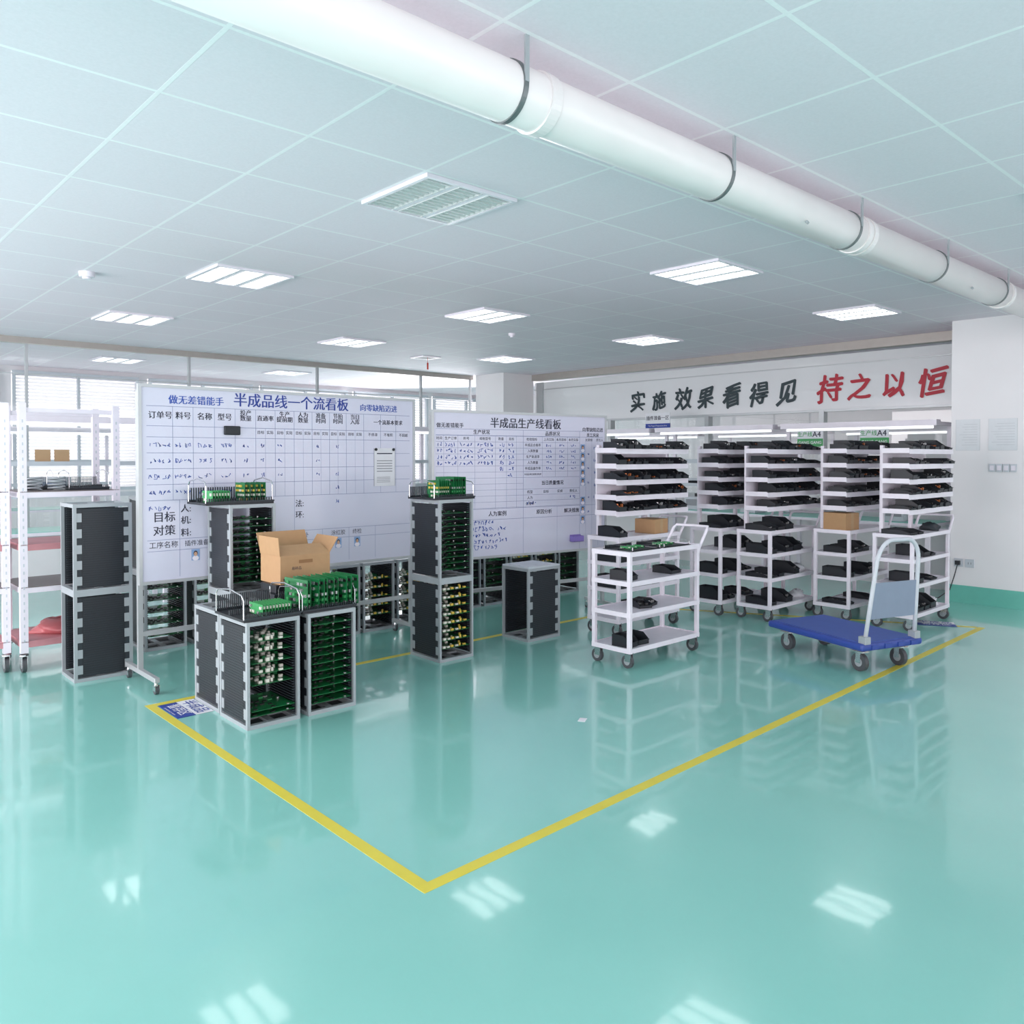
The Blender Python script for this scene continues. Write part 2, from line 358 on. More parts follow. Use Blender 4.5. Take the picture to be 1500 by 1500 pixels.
# ------------------------------------------------------------------ magazine rack
MW,MD,MH=.30,.35,.563
def magazine(name='board_magazine'):
    e=empty(name,'grey metal circuit board magazine with black slotted sides','board magazine','circuit board magazines')
    hw,hd=MW/2,MD/2
    for nm,z0,z1 in (('base_frame',0,.022),('top_frame',MH-.022,MH)):
        b=MB()
        b.box(-hw,hw,-hd,-hd+.03,z0,z1,GREY); b.box(-hw,hw,hd-.03,hd,z0,z1,GREY)
        b.box(-hw,-hw+.03,-hd+.0301,hd-.0301,z0,z1,GREY); b.box(hw-.03,hw,-hd+.0301,hd-.0301,z0,z1,GREY)
        b.box(-.02,.02,-hd+.0301,hd-.0301,z0+.004,z1-.004,GREY); b.box(-hw+.0301,hw-.0301,-.02,.02,z0+.003,z1-.005,GREY)
        if nm=='base_frame': b.box(-hw+.031,hw-.031,-hd+.031,hd-.031,z0+.001,z0+.0028,BLACK)
        b.obj(nm,e)
    for sx in (-1,1):
        for sy in (-1,1):
            b=MB(); b.box(min(sx*hw,sx*(hw-.016)),max(sx*hw,sx*(hw-.016)),min(sy*hd,sy*(hd-.02)),max(sy*hd,sy*(hd-.02)),.022,MH-.022,GREY); b.obj('corner_post',e)
    for sx in (-1,1):
        b=MB(); xo=sx*(hw-.006); xi=sx*(hw-.016)
        b.box(min(xo,xi),max(xo,xi),-hd+.045,hd-.045,.03,MH-.03,BLACK)
        for sy in (-1,1):
            b.box(min(xo,xi),max(xo,xi),min(sy*(hd-.02),sy*(hd-.0449)),max(sy*(hd-.02),sy*(hd-.0449)),.03,MH-.03,BLACK2)
            for i in range(5):
                z=.05+i*.1; x_a=sx*(hw-.002); x_b=sx*(hw-.006)
                b.box(min(x_a,x_b),max(x_a,x_b),min(sy*(hd-.0205),sy*(hd-.05)),max(sy*(hd-.0205),sy*(hd-.05)),z,z+.055,GREY)
        xg=sx*(hw-.03); xr=sx*(hw-.0045)
        for i in range(34):
            z=.04+i*.0145; b.box(min(xi,xg),max(xi,xg),-hd+.03,hd-.03,z,z+.006,BLACK2)
        for i in range(34):
            z=.04+i*.0145; b.box(min(xo,xr),max(xo,xr),-hd+.06,hd-.06,z,z+.005,mat('black_rib',(40,45,52),.5))
        b.obj('side_panel',e)
    return e
mag=magazine()
A=(1.955,4.18); B=(2.305,4.18); Cc=(1.965,4.56); Dd=(2.30,4.56)
G='grey framed magazine with black slotted sides '
inst(mag,(A[0],A[1],0),0,G+'holding small boards')
inst(mag,(B[0],B[1],0),0,G+'holding green boards')
inst(mag,(Cc[0],Cc[1],0),0,G+'on the floor')
inst(mag,(Dd[0],Dd[1],0),0,G+'on the floor')
SX=2.235
inst(mag,(SX,5.03,0),0,G+'under another magazine')
inst(mag,(SX,5.03,MH),0,G+'stacked on another magazine')
inst(mag,(3.53,4.6,0),0,'grey framed magazine full of white and yellow boards')
inst(mag,(3.53,4.6,MH),0,'grey framed stacked magazine full of green boards')
inst(mag,(4.43,4.61,0),90,G+'standing alone on floor')
inst(mag,(1.56,5.73,0),90,G+'below another')
inst(mag,(1.56,5.73,MH),90,G+'stacked on another')
b=MB(); b.box(-.172,.172,-.15,.15,0,.012,PALE); b.box(-.15,.15,-.13,.13,.012,.016,PALE); o=b.obj('rack_lid',bevel=.002); tag(o,'pale grey flat lid lying on a black magazine','lid'); put(o,(4.43,4.61,MH+.0003))
back=[]
for i in range(5):
    x=2.14+i*.36
    inst(mag,(x,6.3,0),0,G+'behind a whiteboard'); inst(mag,(x,6.3,MH),0,G+'behind a whiteboard'); back.append((x,6.3,0))
for i in range(4):
    x=3.0+i*.33
    inst(mag,(x,5.78,0),0,G+'behind a whiteboard'); back.append((x,5.78,0))
for i in range(6):
    x=4.45+i*.34
    inst(mag,(x,6.0,0),0,G+'behind a whiteboard'); back.append((x,6.0,0))

def board_proto(kind):
    b=MB(); w,d=.245,.3
    g=PCB
    b.box(-w/2,w/2,-d/2,d/2,0,.002,g)
    r=random.Random({'green':1,'white':2,'yellow':3}[kind])
    cs={'green':(PCBL,COMPK,COMPS,COMPK),'white':(COMPW,COMPW,COMPW,PCB),'yellow':(COMPW,COMPW,COMPY,COMPK)}[kind]
    for i in range(6):
        for j in range(5):
            if r.random()<.75:
                x=-w/2+.025+i*.037+r.uniform(-.006,.006); y=-d/2+.02+j*.062+r.uniform(-.01,.01)
                h=r.uniform(.006,.02) if kind!='green' else r.uniform(.003,.01); m=r.choice(cs)
                if r.random()<.35: b.cyl((x,y,.002),(x,y,.002+h),.008,m,10)
                else: b.box(x-.011,x+.011,y-.008,y+.008,.002,.002+h,m)
    o=b.obj('circuit_board'); tag(o,{'green':'green circuit board with low components in a magazine slot','white':'green circuit board with white components in a magazine slot','yellow':'circuit board with white and yellow parts in a magazine'}[kind],'circuit board','boards in magazines'); return o
pg,pw,py_=board_proto('green'),board_proto('white'),board_proto('yellow')
def fill(p,x,y,z,idxs,dy=-.02,s=None):
    for i in idxs: inst(p,(x+R.uniform(-.002,.002),y+dy+R.uniform(-.012,.006),z+.04+i*.0145-.0001+.0062),0,None,s)
fill(pw,A[0]-.0,A[1],0,(12,16,20,24,28),-.01,(.93,.95,1))
fill(pg,A[0],A[1],0,(1,3))
fill(pg,B[0],B[1],0,range(1,33,3))
fill(pg,SX,5.03,MH,range(2,30,3))
fill(py_,3.53,4.6,0,range(3,32,4))
fill(pg,3.53,4.6,MH,range(2,32,3))
for (x,y,z) in back[:5]: fill(py_ if R.random()<.4 else pg,x,y,z,range(4,30,6))
for (x,y,z) in back[5:]: fill(py_ if R.random()<.6 else pg,x,y,z,range(6,30,5))

def tray(w=.34,d=.30):
    e=empty('comb_tray','black comb tray with bent wire handles for boards','board tray','comb trays')
    b=MB(); b.box(-w/2,w/2,-d/2,d/2,0,.012,BLACK)
    n=int(w/.012)
    for s in (-1,1):
        b.box(-w/2,w/2,s*d/2-.008,s*d/2+.0,.012,.02,BLACK2)
    b.obj('base',e)
    for y in (-d/2+.004,0,d/2-.012):
        b=MB()
        for i in range(n):
            x=-w/2+.004+i*.012; b.box(x,x+.004,y,y+.008,.012,.085 if y>.1 else .035,BLACK2)
        b.obj('comb',e)
    for s in (-1,1):
        b=MB(); x=s*(w/2-.004)
        b.tube([(x,-d/2+.01,.01),(x,-d/2+.01,.1),(x,-d/2+.03,.12),(x,0,.135),(x,d/2-.03,.12),(x,d/2-.01,.1),(x,d/2-.01,.01)],.0035,CHROME)
        b.obj('wire_handle',e)
    return e
tr=tray()
def vboard(w,h,mt,comps,label):
    b=MB(); b.box(-.001,.001,-w/2,w/2,0,h,mt); r=random.Random(int(w*1000+h*100))
    for i in range(int(w/.03)):
        for j in range(int(h/.028)):
            if r.random()<.7:
                y=-w/2+.018+i*.03; z=.014+j*.028; m=r.choice(comps); t=r.uniform(.004,.012)
                b.box(-.001-t,-.001,y-.009,y+.009,z-.007,z+.007,m)
    o=b.obj('circuit_board'); tag(o,label,'circuit board','boards standing in trays'); return o
vs=vboard(.16,.06,PCBL,(COMPW,COMPS,PCB),'small green circuit board standing in a tray')
vl=vboard(.2,.15,PCB,(PCBL,COMPK,COMPS,PCB),'large green circuit board standing on edge in a tray')
vy=vboard(.14,.12,PCB,(COMPY,COMPW,COMPW,COMPY),'circuit board with yellow and white parts standing in a tray')
inst(tr,(A[0]-.0,A[1]+.02,MH),0,None,(.95,1.25,1.15))
inst(tr,(B[0],B[1],MH),0)
inst(tr,(SX-.07,5.03,2*MH),0,None,(1.3,1,1.2))
inst(tr,(3.53,4.6,2*MH),0,None,(1.05,1.05,1))
for i in range(10): inst(vs,(A[0]-.04+i*.018,A[1]-.05,MH+.0141),0)
for i in range(10): inst(vl,(B[0]-.14+i*.036,B[1]-.02,MH+.0125),R.uniform(-8,8),None,(1,1.1,1.1))
for i in range(7): inst(vs,(SX-.24+i*.018,4.98,2*MH+.0146),0,None,(1,1,1.2))
for i in range(5): inst(vy,(SX-.03+i*.035,4.98,2*MH+.0146),0)
for i in range(6): inst(vy,(3.42+i*.018,4.55,2*MH+.0125),0,None,(1,1,1))
for i in range(6): inst(vl,(3.545+i*.022,4.58,2*MH+.0125),R.uniform(-5,5),None,(1,1,.95))

# cardboard box
e=empty('cardboard_box','open brown cardboard box with raised flaps on a case','cardboard box')
b=MB(); w,d,h=.33,.26,.17
for (x0,x1,y0,y1,z0,z1) in ((-w/2,w/2,-d/2,-d/2+.004,0,h),(-w/2,w/2,d/2-.004,d/2,0,h),(-w/2,-w/2+.004,-d/2+.0041,d/2-.0041,0,h),(w/2-.004,w/2,-d/2+.0041,d/2-.0041,0,h),(-w/2+.0041,w/2-.0041,-d/2+.0041,d/2-.0041,0,.004)): b.box(x0,x1,y0,y1,z0,z1,CARD)
for i in range(3): b.box(-w/2+.02+i*.015,-w/2+.03+i*.015,-d/2-.0006,-d/2,.02,.035,INK)
b.text('1812',.03,.03,.035,RED,y=-d/2-.001); b.text('易碎品',-.06,.09,.022,INK,y=-d/2-.001)
b.obj('body',e)
for pts in ([(-w/2,d/2,h),(w/2,d/2,h),(w/2+.0,d/2+.06,h+.12),(-w/2+.0,d/2+.06,h+.12)],[(w/2,-d/2,h),(w/2,d/2,h),(w/2+.06,d/2,h+.09),(w/2+.06,-d/2,h+.09)],[(-w/2,-d/2,h),(-w/2,d/2,h),(-w/2-.01,d/2,h+.11),(-w/2-.01,-d/2,h+.11)],[(-w/2,-d/2,h),(w/2,-d/2,h),(w/2,-d/2+.12,h+.05),(-w/2,-d/2+.12,h+.05)]):
    b=MB(); b.add(pts,[(0,1,2,3)],CARD); o=b.obj('flap',e); m=o.modifiers.new('s','SOLIDIFY'); m.thickness=.004
b=MB(); b.box(-.045,.045,-d/2-.0035,-d/2-.0029,.12,.14,CARDI); b.obj('hand_slot',e)
put(e,(Dd[0]+.08,Dd[1]+.02,MH+.101),0)
b=MB(); w,d=.28,.24; b.box(-w/2,w/2,-d/2,d/2,.0,.05,BLACK2); b.box(-w/2+.02,w/2-.02,-d/2+.02,d/2-.02,.05,.10,BLACK)
o=b.obj('storage_case',bevel=.004); tag(o,'black plastic case under a cardboard box','plastic case'); put(o,(Dd[0]+.01,Dd[1]+.0,MH+.0005))

# ------------------------------------------------------------------ whiteboards
def whiteboard(Wd,z0,z1,label,content,footz=0):
    e=empty('whiteboard',label,'whiteboard','whiteboards on wheeled stands')
    b=MB(); b.box(0,Wd,-.004,.012,z0,z1,BOARD); b.obj('writing_surface',e)
    b=MB()
    for (x0,x1,a,c) in ((-.02,.0,z0,z1),(Wd,Wd+.02,z0,z1),(-.02,Wd+.02,z1,z1+.02),(-.02,Wd+.02,z0-.02,z0)): b.box(x0,x1,-.012,.018,a,c,ALU)
    b.obj('frame',e)
    for x in (-.02,Wd-.01):
        b=MB(); b.box(x,x+.03,.0185,.045,.1,z1-.02,ALU); b.obj('leg',e)
        b=MB(); b.box(x,x+.03,-.27,.28,.07,.1,ALU); b.obj('foot',e,bevel=.003)
        for y in (-.25,.25):
            b=MB(); b.cyl((x+.015,y,.05),(x+.015,y,.07),.012,CHROME); b.box(x+.0,x+.003,y-.02,y+.02,.02,.055,CHROME); b.box(x+.027,x+.03,y-.02,y+.02,.02,.055,CHROME); c=b.obj('caster',e)
            b=MB(); b.cyl((x+.004,y,.026),(x+.026,y,.026),.026,RUBBER,18); b.obj('wheel',c)
    b=MB(); b.box(.011,Wd-.011,.02,.04,.3,.33,ALU); b.obj('crossbar',e)
    content(e); return e
YT=-.0055
def c1(e):
    t=MB(); Wd=2.05
    t.text('半成品线一个流看板',1.03,1.80,.098,NAVY,y=YT,nib=(.002,0,4))
    t.text('做无差错能手',.345,1.785,.06,INKB,y=YT,nib=(.0014,0,3)); t.text('向零缺陷迈进',1.735,1.79,.056,INKB,y=YT,nib=(.0012,0,3))
    for s,u in (('订单号',.115),('料号',.258),('名称',.396),('型号',.53),('投产\n数量',.675),('直通率',.815),('生产\n提前期',.958),('人为\n数量',1.1),('准备\n时间',1.24),('节拍\n时间',1.38),('当日\n入库',1.525),('一个流基本要求',1.82)):
        q=.05 if u<.6 else .041 if len(s)<7 else .038
        z=1.685 if '\n' not in s else 1.70
        t.text(s,u,z,q,INK,y=YT,nib=(.0009,0,3))
    for u in (.815,.958,1.1,1.24,1.38,1.525):
        t.text('目标',u-.034,1.59,.026,INK,y=YT); t.text('实际',u+.034,1.59,.026,INK,y=YT)
    for s,u in (('不停滞',1.68),('不堆积',1.82),('不超越',1.96)): t.text(s,u,1.59,.028,INK,y=YT)
    t.text('目标',.135,1.04,.07,INK,y=YT,nib=(.001,0,3)); t.text('对策',.135,.955,.07,INK,y=YT,nib=(.001,0,3))
    for s,u,z in (('人:',.27,1.09),('机:',.27,1.015),('料:',.27,.935),('法:',1.07,1.09),('环:',1.07,1.01)): t.text(s,u,z,.055,INK,y=YT,nib=(.0008,0,3))
    t.text('工序名称',.13,.865,.045,INK,y=YT)
    for s,u in (('插件准备',.34),('插件',.52),('波峰焊',.86),('修补',1.1),('涂红胶',1.38),('终检',1.54)): t.text(s,u,.865,.04,INK,y=YT)
    t.obj('lettering',e)
    l=MB()
    for z in (1.745,1.62,1.55,1.45,1.35,1.25,1.15): l.ribbon([(.03,z),(2.02,z)],.003,LINEB,YT+.0005)
    l.ribbon([(.03,.9),(2.02,.9)],.003,LINEB,YT+.0005); l.ribbon([(.03,.83),(2.02,.83)],.003,LINEB,YT+.0005)
    for u in (.19,.32,.46,.6,.745,.887,1.03,1.17,1.31,1.45,1.6,1.75,1.89): l.ribbon([(u,1.745),(u,1.15)],.0025,LINEB,YT+.0005)
    for u in (.815,.958,1.1,1.24,1.38,1.525): l.ribbon([(u,1.62),(u,1.15)],.0015,LINEB,YT+.0005)
    l.ribbon([(.23,1.15),(.23,.9)],.0025,LINEB,YT+.0005); l.ribbon([(1.03,1.15),(1.03,.9)],.0025,LINEB,YT+.0005)
    for u in (.23,.45,.7,.98,1.25,1.47,1.7): l.ribbon([(u,.9),(u,.66)],.0025,LINEB,YT+.0005)
    l.obj('ruled_table',e)
    h=MB()
    for k,z in enumerate((1.5,1.4,1.3,1.2,1.1)):
        h.scribble(.04,z,.14,.032,INKB,YT-.0003,.0032)
        if k<4: h.scribble(.2,z,.11,.03,INKB,YT-.0003,.0032); h.scribble(.35,z,.1,.034,INKB,YT-.0003,.0032); h.scribble(.5,z,.08,.03,INKB,YT-.0003,.0032); h.scribble(.65,z,.05,.028,INKB,YT-.0003,.0032)
        if k<3: h.scribble(.78,z,.03,.03,INKB,YT-.0003,.0034); h.scribble(.9,z,.04,.028,INKB,YT-.0003,.0034); h.scribble(1.2,z,.03,.028,INKB,YT-.0003,.003)
        if k!=1: h.scribble(1.36,z,.03,.03,INKB,YT-.0003,.003)
    h.obj('handwriting',e)
def portrait(b,u,z,s=1,y=YT-.0005):
    b.add([(u-.022*s,y,z-.03*s),(u+.022*s,y,z-.03*s),(u+.022*s,y,z+.03*s),(u-.022*s,y,z+.03*s)],[(0,1,2,3)],PORT)
    def disc(cx,cz,rx,rz,m,yy):
        b.add([(cx+rx*math.cos(i*math.pi/6),yy,cz+rz*math.sin(i*math.pi/6)) for i in range(12)],[tuple(range(12))],m)
    disc(u,z-.03*s+.012*s,.018*s,.013*s,WHITE,y-.0003); disc(u,z+.008*s,.0115*s,.014*s,INK,y-.0006); disc(u,z+.004*s,.009*s,.012*s,SKIN,y-.0009)
def c2(e):
    t=MB()
    t.text('半成品生产线看板',.895,1.70,.092,INK,y=YT,nib=(.002,0,4)); t.text('做无差错能手',.15,1.675,.042,INK,y=YT,bold=.0005); t.text('向零缺陷迈进',1.62,1.665,.04,INK,y=YT,bold=.0005)
    for s,u,z,q in (('生产状况',.445,1.625,.04),('品质状况',1.17,1.622,.04),('员工风采',1.62,1.615,.036),('当日质量情况',1.17,1.195,.04),('人为案例',.6,.945,.045),('原因分析',1.08,.945,.042),('解决措施',1.38,.945,.042)): t.text(s,u,z,q,INK,y=YT,bold=.0006)
    for s,u in (('时间',.05),('生产订单',.155),('料号',.3),('规格型号',.48),('数量',.635),('目标',.74),('检验指标',.95),('上月实际',1.13),('本月目标',1.265),('本月实际',1.4),('光荣榜',1.575),('责任人',1.7)): t.text(s,u,1.572,.028,INK,y=YT)
    for i,s in enumerate(('半成品合格率','入库数量','生产批退率','人为数量','半成品操作率','半成品单位制程合格率')): t.text(s,.96,1.522-i*.05,.028 if len(s)<8 else .018,INK,y=YT)
    for s,u in (('机型',.93),('目标',1.1),('实绩',1.25),('责任人',1.4)): t.text(s,u,1.12,.03,INK,y=YT)
    t.text('人为',.93,1.07,.03,INK,y=YT); t.text('合格率',.93,1.02,.03,INK,y=YT)
    t.obj('lettering',e)
    l=MB()
    for i in range(13):
        z=1.597-i*.05; l.ribbon([(.02,z),(.86,z)],.0022,LINEB,YT+.0005)
        if z<1.24 and z>1.16: continue
        l.ribbon([(.86,z),(1.47,z)],.0022,LINEB,YT+.0005)
    for z in (1.65,1.60,.99,.9): l.ribbon([(.02,z),(1.74,z)],.003,LINEB,YT+.0004)
    for u in (.09,.22,.38,.58,.69,.79): l.ribbon([(u,1.6),(u,.99)],.002,LINEB,YT+.0005)
    for u in (.86,1.47): l.ribbon([(u,1.65),(u,.6)],.003,LINEB,YT+.0005)
    for u in (1.06,1.2,1.335): l.ribbon([(u,1.6),(u,1.25)],.002,LINEB,YT+.0005)
    for u in (1.54,1.61,1.68): l.ribbon([(u,1.6),(u,.62)],.0018,LINEB,YT+.0005)
    l.ribbon([(1.22,.99),(1.22,.6)],.002,LINEB,YT+.0005)
    l.obj('ruled_table',e)
    h=MB()
    for i in range(5):
        z=1.523-i*.05
        for a,q in ((.03,.05),(.1,.11),(.235,.13),(.4,.16),(.62,.05),(.71,.06)):
            if i<4 or a>.6: h.scribble(a,z,q,.036,INKB,YT-.0003,.004)
        for a in (1.1,1.24,1.37): h.scribble(a,z,.06,.026,INKB,YT-.0003,.003)
    h.scribble(.7,1.27,.05,.03,INKB,YT-.0003)
    for i,q in enumerate((.3,.42,.36,.44,.33)): h.scribble(.27,.88-i*.052,q,.044,INKB,YT-.0003,.0045)
    h.scribble(.9,1.03,.1,.03,INKB,YT-.0003); h.scribble(1.36,1.07,.06,.03,INKB,YT-.0003)
    for i in range(5): h.scribble(1.63,1.5-i*.11,.03,.03,INKB,YT-.0003,.003); h.scribble(1.56,1.45-i*.13,.02,.02,INKB,YT-.0003,.003)
    h.obj('handwriting',e)
w1=whiteboard(2.05,.645,1.86,'large wheeled whiteboard with ruled production table and blue handwriting',c1); put(w1,(1.69,5.25,0),0)
a2=math.degrees(math.atan2(-.28,1.74))
w2=whiteboard(1.76,.60,1.78,'wheeled whiteboard with black headings, tables and staff portraits',c2); put(w2,(3.88,5.16,0),a2)
def on_board(e,wb,u,z,y=-.0062):
    a=wb.rotation_euler.z; e.location=wb.location+Vector((u*math.cos(a)-y*math.sin(a),u*math.sin(a)+y*math.cos(a),z)); e.rotation_euler=(0,0,a)
def pcard(wb,u,z,s=1):
    b=MB(); portrait(b,0,0,s,0); o=b.obj('portrait_photo'); tag(o,'small portrait photo of a dark-haired person on a whiteboard','photo','portrait photos on whiteboards'); on_board(o,wb,u,z)
for z in (1.5,1.425,1.35,1.275,1.2,1.03,.95,.86): pcard(w2,1.505,z,1.15)
for z in (.95,.8,): pcard(w2,1.7,z,.9)
for u in (.33,.52,1.0,1.38,1.54): pcard(w1,u,.79,1.2)
b=MB(); b.box(-.055,.055,-.02,0,-.03,.03,BLACK); o=b.obj('board_eraser',bevel=.006); tag(o,'black magnetic eraser stuck on a whiteboard','eraser'); on_board(o,w1,.575,1.6)
b=MB(); b.box(-.095,.095,-.001,0,-.145,.145,PAPER); b.box(-.07,.07,-.0015,-.001,.1,.108,INK)
for i in range(5): b.box(-.07,.07,-.0014,-.001,.045-i*.02,.052-i*.02,PAPERL)
for i in range(4): b.box(-.07,.05,-.0014,-.001,-.08-i*.012,-.076-i*.012,PAPERL)
for s in (-.0955,.0935): b.box(s,s+.002,-.0016,0,-.145,.145,PAPERL)
o=b.obj('pinned_sheet'); tag(o,'white printed sheet pinned to a whiteboard','paper sheet'); on_board(o,w1,1.785,1.345)
for du in (-.08,.08):
    b=MB(); b.cyl((0,-.008,0),(0,0,0),.011,BLACK,14); o=b.obj('magnet'); tag(o,'small round black magnet on a whiteboard','magnet','whiteboard magnets'); on_board(o,w1,1.785+du,1.48,-.0078)
b=MB(); b.box(-.06,.06,-.05,0,-.0,.004,LAV); b.box(-.06,.06,-.05,-.047,0,.05,LAV); b.box(-.06,-.057,-.05,0,0,.05,LAV); b.box(.057,.06,-.05,0,0,.05,LAV); b.box(-.06,.06,-.003,0,0,.06,LAV)
o=b.obj('marker_holder'); tag(o,'small purple plastic holder on a whiteboard','pen holder'); on_board(o,w2,1.42,.67)

# ------------------------------------------------------------------ trolleys
def caster(e,x,y,r=.045):
    b=MB(); b.cyl((x,y,2*r+.012),(x,y,2*r+.02),.028,CHROME,14)
    for s in (-.017,.014): b.box(x+s,x+s+.003,y-.018,y+.03,r,2*r+.014,CHROME)
    b.box(x-.017,x+.017,y-.018,y+.03,2*r+.008,2*r+.014,CHROME)
    c=b.obj('caster',e)
    b=MB(); b.cyl((x-.012,y+.015,r),(x+.012,y+.015,r),r,RUBBER,22); b.cyl((x-.0135,y+.015,r),(x+.0135,y+.015,r),r*.55,GREY,16); b.obj('wheel',c)
def trolley_parts(e,w,d,levels,hdl=True):
    hw,hd=w/2,d/2; p=.028; top=levels[-1]
    for sx in (-1,1):
        for sy in (-1,1):
            b=MB(); b.box(min(sx*hw,sx*(hw-p)),max(sx*hw,sx*(hw-p)),min(sy*hd,sy*(hd-p)),max(sy*hd,sy*(hd-p)),.11,top,WHITE); b.obj('post',e,bevel=.003)
            caster(e,sx*(hw-.03),sy*(hd-.035)-.01)
    for z in levels:
        b=MB(); b.box(-hw+.005,hw-.005,-hd+.005,hd-.005,z-.004,z,WHITE)
        for (x0,x1,y0,y1) in ((-hw+.001,hw-.001,-hd-.002,-hd+.004),(-hw+.001,hw-.001,hd-.004,hd+.002),(-hw-.002,-hw+.004,-hd+.0041,hd-.0041),(hw-.004,hw+.002,-hd+.0041,hd-.0041)): b.box(x0,x1,y0,y1,z-.026,z+.006,WHITE)
        b.obj('shelf',e)
    if hdl:
        b=MB()
        z=top
        pts=[(hw-.005,-hd+.02,z-.12),(hw+.02,-hd+.02,z-.03),(hw+.12,-hd+.02,z+.10),(hw+.15,-hd+.03,z+.12),(hw+.15,0,z+.122),(hw+.15,hd-.03,z+.12),(hw+.12,hd-.02,z+.10),(hw+.02,hd-.02,z-.03),(hw-.005,hd-.02,z-.12)]
        b.tube(pts,.011,WHITE,10)
        b.obj('push_handle',e,smooth=True)
LV=[.13,.37,.58,.78]
t1=empty('utility_trolley','white four-shelf steel trolley with push handle on casters','trolley')
TX=4.61
trolley_parts(t1,.80,.34,LV); put(t1,(TX,3.60,0),0)
UZ=[.985,1.11,1.235,1.36,1.485]
UC=.10
def rack_trolley():
    e=empty('bin_rack_trolley','white wheeled rack with upper shelves full of black bins','rack trolley','white bin rack trolleys')
    trolley_parts(e,.80,.33,LV)
    for x in (-.3,.3):
        b=MB(); b.box(x-.015,x+.015,.115,.145,.785,1.52,WHITE); b.obj('upright',e)
    for x in (UC-.45,UC+.45):
        b=MB(); b.box(x-.01,x+.01,.1015,.114,.95,1.5,WHITE); b.obj('shelf_strut',e)
    b=MB()
    for z in UZ[:-1]: b.box(UC-.45,UC+.45,.1011,.109,z-.02,z+.1,WHITE)
    b.obj('back_panel',e)
    h=.48
    for z in UZ:
        b=MB(); b.box(UC-h,UC+h,-.12,.1,z-.004,z,WHITE); b.box(UC-h,UC+h,-.124,-.1201,z-.038,z+.003,WHITE); b.box(UC-h-.003,UC-h-.0001,-.12,.1,z-.03,z+.01,WHITE); b.box(UC+h+.0001,UC+h+.003,-.12,.1,z-.03,z+.01,WHITE); b.obj('upper_shelf',e)
    return e
rk=rack_trolley()
RP=[(5.30,4.27),(6.62,4.20),(6.70,3.76),(7.24,3.32),(7.20,2.78)]
RL=['white wheeled bin rack beside a four-shelf trolley']+['white wheeled rack with upper shelves full of black bins']*4
for i,p in enumerate(RP): inst(rk,(p[0],p[1],0),0,RL[i])

def binmesh(name,w,d,h,m,cont=None,label='black plastic component bin on a white shelf'):
    e=MB(); t=.003; hw=w/2
    e.box(-hw,hw,0,d,0,t,m); e.box(-hw,hw,d-t,d,t,h,m); e.box(-hw,hw,0,t,t,h*.45,m)
    for s in (-1,1): e.prism([(0,t),(d,t),(d,h),(d*.35,h),(0,h*.45)],'x',min(s*hw,s*(hw-t)),max(s*hw,s*(hw-t)),m)
    e.box(-hw,hw,-.006,0,h*.38,h*.45,m)
    o=e.obj(name); tag(o,label,'storage bin','black component bins')
    if cont:
        c=MB(); r=random.Random(5)
        for i in range(40):
            x=r.uniform(-hw+.012,hw-.012); y=r.uniform(.015,d-.02); z=t+r.uniform(0,h*.45); s=.009
            M=Matrix.Translation((x,y,z+s))@Matrix.Rotation(r.uniform(0,3),4,'Z')
            c.box(-s,s,-s*.6,s*.6,-s,s*.6,cont,M)
        c.box(-hw+.004,hw-.004,.004,d-.004,t,h*.3,COMPK)
        c.obj('contents',o)
    return o
b1=binmesh('component_bin',.092,.18,.056,BLACK)
b2=binmesh('component_bin',.092,.18,.056,BLACK,COPPER,'black component bin filled with small copper parts')
b3=binmesh('component_bin',.092,.18,.056,BLACK,COMPS,'black component bin filled with small silver parts')
b4=binmesh('component_bin',.092,.18,.056,BLACK,COMPK,'black component bin filled with small black parts')
for ri,(x,y) in enumerate(RP):
    for zi,z in enumerate(UZ):
        for k in range(9):
            if R.random()<.12: continue
            p=R.choice((b1,b1,b4,b4,b4,b2,b3))
            inst(p,(x+UC-.418+k*.105+R.uniform(-.004,.004),y-.145+R.uniform(0,.025),z+.0033),R.uniform(-4,4),None,(R.choice((.8,.95,1)),1,R.choice((.6,.85,1,1.25,1.45))))
bb=binmesh('storage_box',.15,.24,.10,BLACK,None,'black plastic storage box on a trolley shelf')
bc=binmesh('storage_box',.15,.24,.09,BLACK,COMPS,'black storage box with loose parts on a trolley shelf')
for ri,(x,y) in enumerate(RP):
    for zi,z in enumerate(LV):
        for k,dx in enumerate((-.29,-.15,-.01,.13)):
            if R.random()<.35: continue
            if zi==3 and ((ri==0 and k>=2) or (ri==3 and k<=1)): continue
            inst(R.choice((bb,bc,bc)),(x+dx+R.uniform(-.01,.01),y-.13,z+.0003),R.uniform(-4,4),None,(R.choice((.6,.75,.85)),1,R.choice((.4,.6,.9,1.1))))
def bag(col,label):
    b=MB(); r=random.Random(9); n,mm=14,8; vs=[];fs=[]
    for j in range(mm+1):
        ph=math.pi/2*j/mm
        for i in range(n):
            th=2*math.pi*i/n; k=1+.18*math.sin(3*th+j)+r.uniform(-.08,.08)
            vs.append((.085*k*math.cos(th)*math.cos(ph)**.6,.065*k*math.sin(th)*math.cos(ph)**.6,.065*math.sin(ph)*(1+.15*r.uniform(-1,1)) if j else 0))
    for j in range(mm):
        for i in range(n): fs.append((j*n+i,j*n+(i+1)%n,(j+1)*n+(i+1)%n,(j+1)*n+i))
    fs.append(tuple(reversed(range(n)))); b.add(vs,fs,col); o=b.obj('parts_bag',smooth=True); tag(o,label,'plastic bag','bags of parts on trolleys'); return o
gb=bag(PAPER,'crumpled white plastic bag of parts on a trolley shelf'); gd=bag(BLACK2,'crumpled dark bag of parts on a trolley shelf')
